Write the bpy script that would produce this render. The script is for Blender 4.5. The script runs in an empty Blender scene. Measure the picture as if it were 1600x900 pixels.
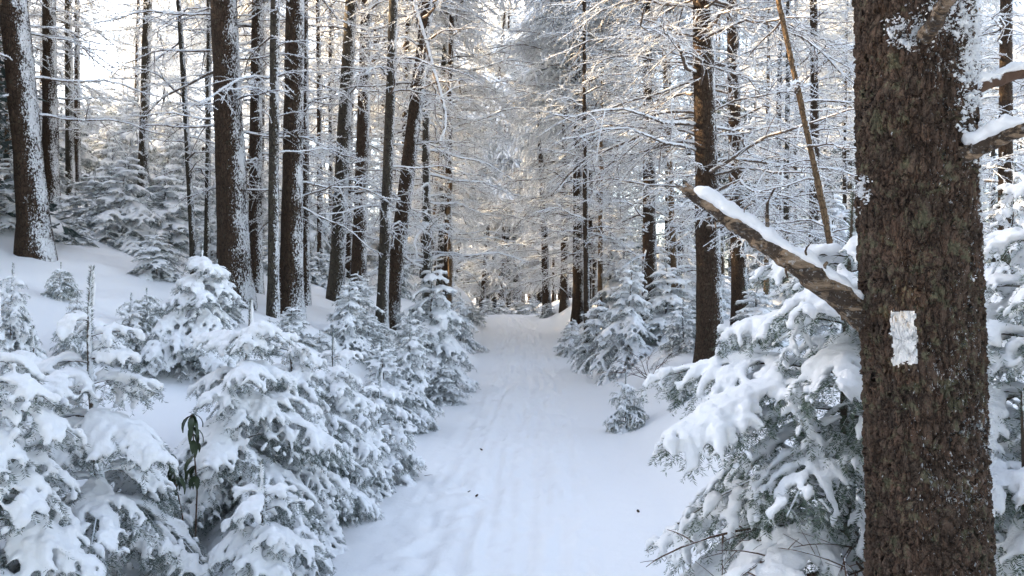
import bpy, math
import numpy as np

# ------------------------------------------------------------------ camera, sky, sun, exposure
SC = bpy.context.scene
COL = SC.collection
F_PX = 1255.0
CAM_Z = 1.6
cam_data = bpy.data.cameras.new("camera")
cam_data.sensor_width = 36.0
cam_data.lens = 36.0 * F_PX / 1600.0
cam_data.clip_start = 0.05
cam_data.clip_end = 3000.0
cam = bpy.data.objects.new("camera", cam_data)
cam.location = (0, 0, CAM_Z)
cam.rotation_euler = (math.radians(90), 0, 0)
COL.objects.link(cam)
SC.camera = cam

SUN_AZ = math.radians(-72)      # measured from +Y (the view direction) towards +X: the sun stands to the front left
SUN_EL = math.radians(20)
world = bpy.data.worlds.new("World")
SC.world = world
world.use_nodes = True
wn = world.node_tree
wn.nodes.clear()
w_out = wn.nodes.new("ShaderNodeOutputWorld")
w_bg = wn.nodes.new("ShaderNodeBackground")
w_sky = wn.nodes.new("ShaderNodeTexSky")
w_sky.sky_type = 'NISHITA'
w_sky.sun_disc = False
w_sky.sun_elevation = SUN_EL
w_sky.sun_rotation = SUN_AZ
w_sky.altitude = 900
w_sky.air_density = 1.0
w_sky.dust_density = 4.0
w_sky.ozone_density = 1.0
w_hsv = wn.nodes.new("ShaderNodeHueSaturation")
w_hsv.inputs["Saturation"].default_value = 0.66
wn.links.new(w_sky.outputs[0], w_hsv.inputs["Color"])
wn.links.new(w_hsv.outputs[0], w_bg.inputs["Color"])
w_bg.inputs["Strength"].default_value = 0.15
wn.links.new(w_bg.outputs[0], w_out.inputs["Surface"])

sun_data = bpy.data.lights.new("sun", 'SUN')
sun_data.energy = 5.0
sun_data.angle = math.radians(0.5)
sun_data.color = (1.0, 0.74, 0.44)
sun = bpy.data.objects.new("sun", sun_data)
sd = np.array([math.sin(SUN_AZ) * math.cos(SUN_EL), math.cos(SUN_AZ) * math.cos(SUN_EL), math.sin(SUN_EL)])
from mathutils import Vector
sun.rotation_euler = Vector(sd).to_track_quat('Z', 'Y').to_euler()
sun.location = (sd * 60).tolist()
COL.objects.link(sun)

SC.view_settings.view_transform = 'Standard'
SC.view_settings.look = 'None'
SC.view_settings.gamma = 1.0
SC.view_settings.exposure = 2.72
SC.render.engine = 'CYCLES'
SC.cycles.use_denoising = True
SC.cycles.max_bounces = 10
SC.cycles.diffuse_bounces = 7
SC.cycles.glossy_bounces = 2
SC.cycles.transmission_bounces = 2
SC.cycles.caustics_reflective = False
SC.cycles.caustics_refractive = False

UP = np.array([0.0, 0.0, 1.0])


# ------------------------------------------------------------------ numeric helpers
def nrm(v):
    return v / np.maximum(np.linalg.norm(v, axis=-1, keepdims=True), 1e-9)


def _hash(i, j, k, seed):
    h = (i.astype(np.int64) * 374761393 + j.astype(np.int64) * 668265263 + k.astype(np.int64) * 2147483647 + seed * 144665) & 0xFFFFFFFF
    h = ((h ^ (h >> 13)) * 1274126177) & 0xFFFFFFFF
    h = ((h ^ (h >> 16)) * 2246822519) & 0xFFFFFFFF
    return ((h ^ (h >> 15)) & 0xFFFFFF) / float(0xFFFFFF)


def vnoise(p, seed=0):
    """Smooth value noise, -1..1."""
    p = np.asarray(p, float)
    f = np.floor(p)
    i = f.astype(np.int64)
    u = p - f
    u = u * u * (3 - 2 * u)
    r = 0
    for a in (0, 1):
        for b in (0, 1):
            for c in (0, 1):
                w = (u[..., 0] if a else 1 - u[..., 0]) * (u[..., 1] if b else 1 - u[..., 1]) * (u[..., 2] if c else 1 - u[..., 2])
                r = r + w * _hash(i[..., 0] + a, i[..., 1] + b, i[..., 2] + c, seed)
    return r * 2 - 1


def fbm(p, octaves=3, seed=0):
    r, a, s = 0, 1.0, 0.0
    p = np.asarray(p, float)
    for o in range(octaves):
        r = r + a * vnoise(p * (2 ** o), seed + 17 * o)
        s += a
        a *= 0.5
    return r / s


def sstep(t):
    t = np.clip(t, 0, 1)
    return t * t * (3 - 2 * t)


# ------------------------------------------------------------------ the lie of the land
_CY = np.array([-30, 0, 4.5, 9, 13.4, 20, 28, 36, 44, 60, 90])
_CX = np.array([-1.5, -.35, -.10, .12, .27, .26, .16, -.25, -1.2, -4.5, -12])


def trail_x(y):
    y = np.asarray(y, float)
    return (np.interp(y - 1.5, _CY, _CX) + np.interp(y, _CY, _CX) + np.interp(y + 1.5, _CY, _CX)) / 3


def height(x, y):
    x = np.asarray(x, float)
    y = np.asarray(y, float)
    d = x - trail_x(y)
    z0 = 0.50 * sstep((y - 12.5) / 16.0) - 0.035 * np.maximum(0, y - 31) ** 1.0 * sstep((y - 31) / 8)
    z0 = np.maximum(z0, -1.6)
    z2 = np.zeros_like(d)
    wob = 0.16 * vnoise(np.stack([y * 0.55, 0 * y + 3.3, 0 * y], -1), 5) + 0.05 * vnoise(np.stack([y * 1.7, 0 * y + 1.3, 0 * y], -1), 6)
    sl = -d - 1.02 + wob
    sr = d - 1.0 + wob
    near = sstep((y - 3.0) / 8.0)
    left = (0.40 + 0.52 * near) * sstep(sl / 1.25) + 0.30 * (.6 + .4 * near) * np.maximum(0, sl - 0.4) - 0.10 * np.maximum(0, sl - 14)
    right = (0.44 + 0.08 * near) * sstep(sr / (.95 + .3 * near)) + 0.11 * np.maximum(0, sr - .2) - 0.06 * np.maximum(0, sr - 12)
    left = np.where(sl > 45, left[...] * 0 + (0.92 + 0.30 * 44.6 - 0.10 * 31) + 0.05 * (sl - 45), left)
    off = np.maximum(sstep(sl / 0.9), sstep(sr / 0.9))
    P = np.stack([x, y, z2], -1)
    lump = 0.10 * fbm(P * 0.8, 3, 11) + 0.035 * fbm(P * 3.1, 2, 31)
    lump = lump * off
    far = 0.5 * fbm(P * 0.06, 2, 44) * sstep((np.abs(d) - 5) / 12)
    trail = (1 - off) * (0.012 * vnoise(P * 1.9, 21) + 0.03 * (np.abs(d)) ** 2 * 0.4)
    return z0 + left + right + lump + far + trail


def trail_detail(x, y):
    """Ski and boot marks pressed into the trodden part of the trail."""
    d = x - trail_x(y)
    m = 1 - sstep((np.abs(d + 0.05) - 0.45) / 0.4)
    q = np.stack([d * 9 + 0.7 * vnoise(np.stack([y * .35, d * 0, d * 0], -1), 3), y * 0.45, d * 0], -1)
    r = 0.009 * vnoise(q, 61) + 0.006 * vnoise(q * np.array([2.3, 2.5, 1]), 62)
    q2 = np.stack([x * 7, y * 3.3, d * 0], -1)
    r = r - 0.026 * np.clip(vnoise(q2, 63) - 0.25, 0, 1) + 0.006 * vnoise(np.stack([x * 17, y * 11, d * 0], -1), 64)
    g = 0
    for c, dep in ((-.38, .011), (-.22, .012), (.02, .008), (.17, .011), (.36, .010)):
        cc = c + 0.09 * vnoise(np.stack([y * .22, d * 0 + c * 9, d * 0], -1), 65)
        g = g - dep * np.exp(-((d - cc) / .028) ** 2) * np.clip(0.55 + 0.8 * vnoise(np.stack([y * .55, d * 0 + c * 31, d * 0], -1), 66), 0, 1)
    return (2.5 * r + 1.8 * g) * m + 0.004 * vnoise(np.stack([x * 4, y * 4, d * 0], -1), 67)


def at(px, dist):
    """A pixel column of the photograph and a distance -> a point on the ground."""
    x = (px - 800.0) / F_PX * dist
    return np.array([x, dist, float(height(np.array(x), np.array(dist)))])


# ------------------------------------------------------------------ mesh building
class MB:
    def __init__(self):
        self.v, self.q, self.t, self.n = [], [], [], 0

    def add(self, v, quads=None, tris=None):
        v = np.asarray(v, float).reshape(-1, 3)
        if quads is not None and len(quads):
            self.q.append(np.asarray(quads, np.int64).reshape(-1, 4) + self.n)
        if tris is not None and len(tris):
            self.t.append(np.asarray(tris, np.int64).reshape(-1, 3) + self.n)
        self.v.append(v)
        self.n += len(v)

    def mesh(self, name, mat, smooth=True):
        me = bpy.data.meshes.new(name)
        v = np.concatenate(self.v) if self.v else np.zeros((0, 3))
        q = np.concatenate(self.q) if self.q else np.zeros((0, 4), np.int64)
        t = np.concatenate(self.t) if self.t else np.zeros((0, 3), np.int64)
        me.vertices.add(len(v))
        me.vertices.foreach_set("co", v.ravel())
        nl = q.size + t.size
        me.loops.add(nl)
        me.loops.foreach_set("vertex_index", np.concatenate([q.ravel(), t.ravel()]).astype(np.int32))
        me.polygons.add(len(q) + len(t))
        starts = np.concatenate([np.arange(len(q)) * 4, q.size + np.arange(len(t)) * 3]).astype(np.int32)
        me.polygons.foreach_set("loop_start", starts)
        me.update(calc_edges=True)
        me.validate()
        me.polygons.foreach_set("use_smooth", np.full(len(me.polygons), bool(smooth)))
        if mat:
            me.materials.append(mat)
        return me

    def tubes(self, P, R, sides=6, squash=1.0, cap=True):
        """P (B,K,3) centre lines, R (B,K) radii."""
        P = np.asarray(P, float)
        R = np.asarray(R, float)
        B, K, _ = P.shape
        if B == 0:
            return
        T = nrm(np.gradient(P, axis=1))
        ref = np.where(np.abs(T[..., 2:3]) > 0.9, np.array([1.0, 0, 0]), UP)
        n1 = nrm(np.cross(T, ref))
        n2 = np.cross(n1, T)
        a = np.arange(sides) * 2 * math.pi / sides
        ring = (np.cos(a)[None, None, :, None] * n1[:, :, None, :] + squash * np.sin(a)[None, None, :, None] * n2[:, :, None, :])
        V = P[:, :, None, :] + R[:, :, None, None] * ring
        b = np.arange(B)[:, None, None] * (K * sides)
        k = np.arange(K - 1)[None, :, None] * sides
        s = np.arange(sides)[None, None, :]
        s2 = (s + 1) % sides
        Q = np.stack([b + k + s, b + k + s2, b + k + sides + s2, b + k + sides + s], -1).reshape(-1, 4)
        self.add(V, Q)

    def blades(self, P, D, L, W, S=None):
        """Diamond-shaped needles or frost flakes: root P, direction D, length L, width W."""
        N = len(P)
        if N == 0:
            return
        L = np.broadcast_to(np.asarray(L, float), (N,))[:, None]
        W = np.broadcast_to(np.asarray(W, float), (N,))[:, None]
        if S is None:
            S = nrm(np.cross(D, RNG.normal(size=(N, 3))))
        V = np.stack([P, P + D * L * .45 + S * W * .5, P + D * L, P + D * L * .45 - S * W * .5], 1)
        Q = np.arange(N * 4).reshape(N, 4)
        self.add(V, Q)


RNG = np.random.default_rng(11)


def along(P, idx, t):
    K = P.shape[1]
    f = np.clip(t, 0, 1) * (K - 1)
    i = np.minimum(f.astype(int), K - 2)
    u = (f - i)[:, None]
    a, b = P[idx, i], P[idx, i + 1]
    return a * (1 - u) + b * u, nrm(b - a)


def lengths(P):
    return np.linalg.norm(np.diff(P, axis=1), axis=2).sum(1)


def spread(L, per_m, rng, lo=0., hi=1.):
    n = np.maximum(0, np.floor(L * per_m * (hi - lo) + rng.random(len(L)))).astype(int)
    idx = np.repeat(np.arange(len(L)), n)
    start = np.repeat(np.cumsum(n) - n, n)
    k = np.arange(n.sum()) - start
    t = lo + (hi - lo) * (k + 0.5 + 0.35 * (rng.random(len(k)) - .5)) / np.maximum(1, n[idx])
    return idx, t, k


def grow(P, rng, per_m, lo, hi, ang, frac, power, K=4, droop=0.3, jitter=0.15, lmin=0.03, lmax=9., lift=0.0):
    """Side shoots in a flat spray on the polylines P."""
    L = lengths(P)
    idx, t, k = spread(L, per_m, rng, lo, hi)
    if len(idx) == 0:
        return np.zeros((0, K, 3))
    p, T = along(P, idx, t)
    side = nrm(np.cross(T, UP) + 1e-4)
    sg = np.where(k % 2 == 0, 1.0, -1.0)[:, None]
    a = ang + 0.2 * rng.normal(size=len(idx))[:, None] * jitter * 3
    D = np.cos(a) * T + np.sin(a) * sg * side + jitter * rng.normal(size=(len(idx), 3)) + lift * UP
    D = nrm(D)
    l = np.clip(L[idx] * frac * (1 - t) ** power * (0.7 + 0.5 * rng.random(len(idx))) + lmin, lmin, lmax)
    u = np.linspace(0, 1, K)
    C = p[:, None, :] + D[:, None, :] * (l[:, None] * u)[..., None]
    C[..., 2] -= (droop * l[:, None] * u ** 2)
    return C


def needles(mb, P, rng, per_m, nl, nw, lo=0.0, up_bias=0.3, fwd=0.75):
    L = lengths(P)
    idx, t, k = spread(L, per_m, rng, lo, 1.0)
    if len(idx) == 0:
        return
    p, T = along(P, idx, t)
    side = nrm(np.cross(T, UP) + 1e-4)
    up = np.cross(side, T)
    th = rng.uniform(-0.6, math.pi + 0.6, len(idx))[:, None]
    D = nrm(fwd * T + np.cos(th) * side + (np.sin(th) * .75 + up_bias - .3) * up)
    W = nrm(np.cross(D, up) + 0.4 * rng.normal(size=D.shape))
    mb.blades(p, D, nl * (0.7 + 0.6 * rng.random(len(idx))), nw, W)


def tag(o, label=None, cat=None, group=None, kind=None):
    if label:
        o["label"] = label
    if cat:
        o["category"] = cat
    if group:
        o["group"] = group
    if kind:
        o["kind"] = kind
    return o


def link(name, me, parent=None, loc=(0, 0, 0)):
    o = bpy.data.objects.new(name, me)
    COL.objects.link(o)
    o.location = loc
    if parent is not None:
        o.parent = parent
    return o


def empty(name, loc, label, cat, group=None):
    o = bpy.data.objects.new(name, None)
    o.empty_display_size = 0.2
    COL.objects.link(o)
    o.location = tuple(float(c) for c in loc)
    return tag(o, label, cat, group)


def remeshed(mb, voxel, mat, smooth_it=4, lump=0.0, freq=10.0, seed=0):
    """Fuse overlapping closed tubes into one body of soft snow."""
    me = mb.mesh("snow_source", None)
    ob = bpy.data.objects.new("snow_source", me)
    COL.objects.link(ob)
    r = ob.modifiers.new("r", 'REMESH')
    r.mode = 'VOXEL'
    r.voxel_size = voxel
    r.use_smooth_shade = True
    if smooth_it:
        s = ob.modifiers.new("s", 'SMOOTH')
        s.iterations = smooth_it
        s.factor = 0.5
    dg = bpy.context.evaluated_depsgraph_get()
    ev = ob.evaluated_get(dg)
    out = bpy.data.meshes.new_from_object(ev)
    bpy.data.objects.remove(ob)
    bpy.data.meshes.remove(me)
    n = len(out.vertices)
    if lump and n:
        co = np.empty(n * 3)
        out.vertices.foreach_get("co", co)
        no = np.empty(n * 3)
        out.vertex_normals.foreach_get("vector", no)
        co = co.reshape(-1, 3)
        no = no.reshape(-1, 3)
        co = co + no * (lump * (fbm(co * freq, 3, seed) + .45 * fbm(co * freq * 3.3, 2, seed + 7)))[:, None]
        out.vertices.foreach_set("co", co.ravel())
        out.update()
    out.polygons.foreach_set("use_smooth", np.ones(len(out.polygons), bool))
    out.materials.clear()
    out.materials.append(mat)
    return out


# ------------------------------------------------------------------ materials
def new_mat(name, rough=0.8, spec=0.3):
    m = bpy.data.materials.new(name)
    m.use_nodes = True
    nt = m.node_tree
    b = nt.nodes["Principled BSDF"]
    b.inputs["Roughness"].default_value = rough
    b.inputs["Specular IOR Level"].default_value = spec
    return m, nt, b


def N(nt, kind, **kw):
    n = nt.nodes.new(kind)
    for k, v in kw.items():
        if k in n.inputs:
            n.inputs[k].default_value = v
        else:
            setattr(n, k, v)
    return n


def coords(nt, scale=(1, 1, 1), space="Object"):
    tc = N(nt, "ShaderNodeTexCoord")
    mp = N(nt, "ShaderNodeMapping")
    mp.inputs["Scale"].default_value = scale
    nt.links.new(tc.outputs[space], mp.inputs["Vector"])
    return mp.outputs[0]


def noise(nt, vec, scale, detail=3, rough=0.55, distort=0.0):
    n = N(nt, "ShaderNodeTexNoise", Scale=scale, Detail=detail, Roughness=rough, Distortion=distort)
    nt.links.new(vec, n.inputs["Vector"])
    return n.outputs["Fac"]


def ramp(nt, fac, stops):
    r = N(nt, "ShaderNodeValToRGB")
    el = r.color_ramp.elements
    while len(el) < len(stops):
        el.new(0.5)
    for e, (p, c) in zip(el, stops):
        e.position = p
        e.color = (*c, 1) if len(c) == 3 else c
    nt.links.new(fac, r.inputs[0])
    return r.outputs[0]


def mix(nt, fac, a, b):
    m = N(nt, "ShaderNodeMix", data_type='RGBA')
    for sock, val in ((m.inputs[0], fac), (m.inputs[6], a), (m.inputs[7], b)):
        if isinstance(val, (int, float)):
            sock.default_value = val
        elif isinstance(val, tuple):
            sock.default_value = (*val, 1)
        else:
            nt.links.new(val, sock)
    return m.outputs[2]


def math_n(nt, op, a, b=0.0, c=0.0):
    m = N(nt, "ShaderNodeMath", operation=op)
    for i, val in enumerate((a, b, c)):
        if isinstance(val, (int, float)):
            m.inputs[i].default_value = val
        else:
            nt.links.new(val, m.inputs[i])
    return m.outputs[0]


def mapr(nt, v, a, b, c=0.0, d=1.0):
    m = N(nt, "ShaderNodeMapRange")
    m.inputs[1].default_value, m.inputs[2].default_value = a, b
    m.inputs[3].default_value, m.inputs[4].default_value = c, d
    nt.links.new(v, m.inputs[0])
    return m.outputs[0]


def dotn(nt, vec):
    g = N(nt, "ShaderNodeNewGeometry")
    d = N(nt, "ShaderNodeVectorMath", operation='DOT_PRODUCT')
    nt.links.new(g.outputs["Normal"], d.inputs[0])
    d.inputs[1].default_value = vec
    return d.outputs["Value"]


def bump(nt, b, h, strength, dist):
    n = N(nt, "ShaderNodeBump", Strength=strength, Distance=dist)
    nt.links.new(h, n.inputs["Height"])
    nt.links.new(n.outputs[0], b.inputs["Normal"])


SNOW = (0.86, 0.875, 0.89)


def snow_mat(name, fine=70.0, amount=0.006):
    m, nt, b = new_mat(name, 0.6, 0.25)
    v = coords(nt)
    a = noise(nt, v, fine, 4, 0.65)
    c = noise(nt, v, fine * .22, 2, 0.5)
    h = math_n(nt, 'ADD', math_n(nt, 'MULTIPLY', a, 0.45), c)
    b.inputs["Base Color"].default_value = (*SNOW, 1)
    bump(nt, b, h, 0.6, amount)
    return m


def needle_mat(name, green, pale, lo, hi, scale):
    m, nt, b = new_mat(name, 0.65, 0.3)
    v = coords(nt)
    n1 = noise(nt, v, scale, 3, 0.7)
    n2 = noise(nt, v, scale * 9, 1, 0.5)
    f = math_n(nt, 'ADD', math_n(nt, 'MULTIPLY', n1, 0.6), math_n(nt, 'MULTIPLY', n2, 0.4))
    c = ramp(nt, f, [(lo, green), ((lo + hi) / 2, tuple((g + p) / 2 * .9 for g, p in zip(green, pale))), (hi, pale)])
    nt.links.new(c, b.inputs["Base Color"])
    return m


def bark_mat(name, dark, light, rime=0.5, moss=0.25):
    """Scaly spruce bark with wind-packed rime flecks on the windward (+x) side."""
    m, nt, b = new_mat(name, 0.9, 0.15)
    v = coords(nt)
    vs = coords(nt, (1, 1, 0.4))
    wob = noise(nt, v, 14, 2)
    vo = N(nt, "ShaderNodeTexVoronoi", feature='DISTANCE_TO_EDGE', Scale=34)
    mv = N(nt, "ShaderNodeVectorMath", operation='ADD')
    sc = N(nt, "ShaderNodeVectorMath", operation='SCALE')
    ncol = N(nt, "ShaderNodeTexNoise", Scale=22, Detail=2)
    nt.links.new(vs, ncol.inputs["Vector"])
    nt.links.new(ncol.outputs["Color"], sc.inputs[0])
    sc.inputs["Scale"].default_value = 0.05
    nt.links.new(vs, mv.inputs[0])
    nt.links.new(sc.outputs[0], mv.inputs[1])
    nt.links.new(mv.outputs[0], vo.inputs["Vector"])
    crack = mapr(nt, vo.outputs["Distance"], 0.0, 0.16)
    mott = noise(nt, v, 9, 4, 0.65)
    c = mix(nt, mott, dark, light)
    c = mix(nt, mapr(nt, crack, 0.0, 0.6, 0.75, 0.0), c, tuple(x * 0.25 for x in dark))
    gm = mapr(nt, noise(nt, v, 23, 3, 0.7), 0.56, 0.66, 0, moss)
    c = mix(nt, gm, c, (0.13, 0.135, 0.095))
    side = dotn(nt, (0.93, -0.25, 0.25))
    fleck = noise(nt, coords(nt, (1, 1, 0.6)), 62, 4, 0.75)
    patch = noise(nt, coords(nt, (1, 1, 0.45)), 7.5, 3)
    lvl = math_n(nt, 'ADD', math_n(nt, 'ADD', math_n(nt, 'MULTIPLY', side, 0.40), fleck), math_n(nt, 'MULTIPLY', patch, 0.55))
    rm = mapr(nt, lvl, 1.15 - 0.2 * rime, 1.18 - 0.2 * rime)
    c = mix(nt, rm, c, (0.82, 0.84, 0.86))
    nt.links.new(c, b.inputs["Base Color"])
    h = math_n(nt, 'ADD', math_n(nt, 'ADD', crack, math_n(nt, 'MULTIPLY', wob, 0.6)), math_n(nt, 'MULTIPLY', rm, 0.8))
    bump(nt, b, h, 0.9, 0.012)
    return m


def frosted_wood_mat(name, dark, light, bias=0.0):
    """Twigs and boughs: bare wood below, hoar frost and snow on the upper side."""
    m, nt, b = new_mat(name, 0.85, 0.2)
    v = coords(nt)
    up = dotn(nt, (0.45, -0.1, 0.88))
    n1 = noise(nt, v, 11, 3, 0.7)
    n2 = noise(nt, v, 60, 2, 0.6)
    c = mix(nt, noise(nt, v, 5, 2), dark, light)
    lvl = math_n(nt, 'ADD', math_n(nt, 'MULTIPLY', up, 0.30), math_n(nt, 'ADD', math_n(nt, 'MULTIPLY', n1, 0.7), math_n(nt, 'MULTIPLY', n2, 0.3)))
    f = mapr(nt, lvl, 0.50 - bias, 0.58 - bias)
    c = mix(nt, f, c, (0.80, 0.83, 0.86))
    nt.links.new(c, b.inputs["Base Color"])
    bump(nt, b, n2, 0.5, 0.006)
    return m


M_SNOW = snow_mat("fresh_snow", 110, 0.010)
M_GROUND = snow_mat("snow_cover", 38, 0.010)
M_TRAIL = snow_mat("trodden_snow", 30, 0.016)


def translucent(m, share):
    """Ice crystals and frosted needles let part of the light through."""
    nt = m.node_tree
    b = nt.nodes["Principled BSDF"]
    t = N(nt, "ShaderNodeBsdfTranslucent")
    src = b.inputs["Base Color"]
    if src.is_linked:
        nt.links.new(src.links[0].from_socket, t.inputs["Color"])
    else:
        t.inputs["Color"].default_value = src.default_value
    mx = N(nt, "ShaderNodeMixShader")
    mx.inputs[0].default_value = share
    nt.links.new(b.outputs[0], mx.inputs[1])
    nt.links.new(t.outputs[0], mx.inputs[2])
    nt.links.new(mx.outputs[0], nt.nodes["Material Output"].inputs["Surface"])


M_RIME, _nt, _b = new_mat("rime", 0.7, 0.2)
_b.inputs["Base Color"].default_value = (0.84, 0.86, 0.88, 1)
translucent(M_RIME, 0.45)
M_NEEDLE = needle_mat("fir_needles", (0.030, 0.050, 0.034), (0.27, 0.32, 0.30), 0.40, 0.64, 7)
M_NEEDLE_GREEN = needle_mat("green_fir_needles", (0.035, 0.065, 0.030), (0.30, 0.36, 0.31), 0.42, 0.68, 7)
M_NEEDLE_FROST = needle_mat("frosted_fir_needles", (0.07, 0.095, 0.085), (0.84, 0.86, 0.87), 0.40, 0.58, 4)
translucent(M_NEEDLE_FROST, 0.38)
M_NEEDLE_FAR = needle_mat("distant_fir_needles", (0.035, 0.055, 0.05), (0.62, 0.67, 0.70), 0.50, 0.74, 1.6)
M_WOOD = frosted_wood_mat("sapling_wood", (0.05, 0.035, 0.025), (0.11, 0.085, 0.065), 0.02)
M_BARK = bark_mat("dark_bark", (0.032, 0.021, 0.014), (0.095, 0.064, 0.044), 0.20)
M_BARK_GREY = bark_mat("grey_bark", (0.045, 0.037, 0.028), (0.10, 0.085, 0.066), 0.25, 0.5)
M_BARK_TAN = bark_mat("tan_bark", (0.11, 0.07, 0.04), (0.25, 0.17, 0.10), 0.32, 0.1)
M_BRANCH = frosted_wood_mat("frosted_branches", (0.07, 0.05, 0.036), (0.16, 0.12, 0.09), 0.08)
M_BRANCH_PALE = frosted_wood_mat("heavily_frosted_branches", (0.09, 0.07, 0.055), (0.17, 0.14, 0.11), 0.20)
M_DEADWOOD = frosted_wood_mat("bare_dead_wood", (0.13, 0.085, 0.05), (0.30, 0.21, 0.13), -0.28)
M_TWIG = frosted_wood_mat("brown_twigs", (0.07, 0.04, 0.028), (0.13, 0.08, 0.055), -0.22)


# ------------------------------------------------------------------ ground and trail
def build_ground():
    def axis(lo, hi, n, k):
        u = np.linspace(math.asinh(lo / k), math.asinh(hi / k), n)
        return np.sinh(u) * k
    X = axis(-700, 700, 520, 0.9)
    Ypos = np.concatenate([-np.geomspace(250, 3, 24) + 0.0, np.linspace(-2.6, 2.4, 40), 2.4 * np.exp(np.linspace(0, math.log(700 / 2.4), 640))[1:]])
    YY, DD = np.meshgrid(Ypos, X, indexing='ij')
    XX = DD + trail_x(np.clip(YY, -30, 90)) * np.exp(-(DD / 8) ** 2)
    ZZ = height(XX, YY) + np.where((YY > 0) & (YY < 45), trail_detail(XX, YY), 0)
    V = np.stack([XX, YY, ZZ], -1)
    ny, nx = XX.shape
    gx = np.gradient(V, axis=1)
    gy = np.gradient(V, axis=0)
    NN = nrm(np.cross(gx, gy)).reshape(-1, 3)
    V = V.reshape(-1, 3)
    ii = np.arange(ny - 1)[:, None] * nx + np.arange(nx - 1)[None, :]
    Q = np.stack([ii, ii + 1, ii + nx + 1, ii + nx], -1).reshape(-1, 4)
    cen = V[Q].mean(1)
    d = cen[:, 0] - trail_x(cen[:, 1])
    on = (np.abs(d) < 1.0 + 0.08 * vnoise(cen * 1.3, 9)) & (cen[:, 1] > -4) & (cen[:, 1] < 60)
    for name, m, mat in (("ground", ~on, M_GROUND), ("path", on, M_TRAIL)):
        q = Q[m]
        used, inv = np.unique(q, return_inverse=True)
        mb = MB()
        mb.add(V[used], inv.reshape(-1, 4))
        me = mb.mesh(name, mat)
        me.normals_split_custom_set_from_vertices(NN[used])
        o = link(name, me)
        o["kind"] = "structure"


build_ground()


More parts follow.
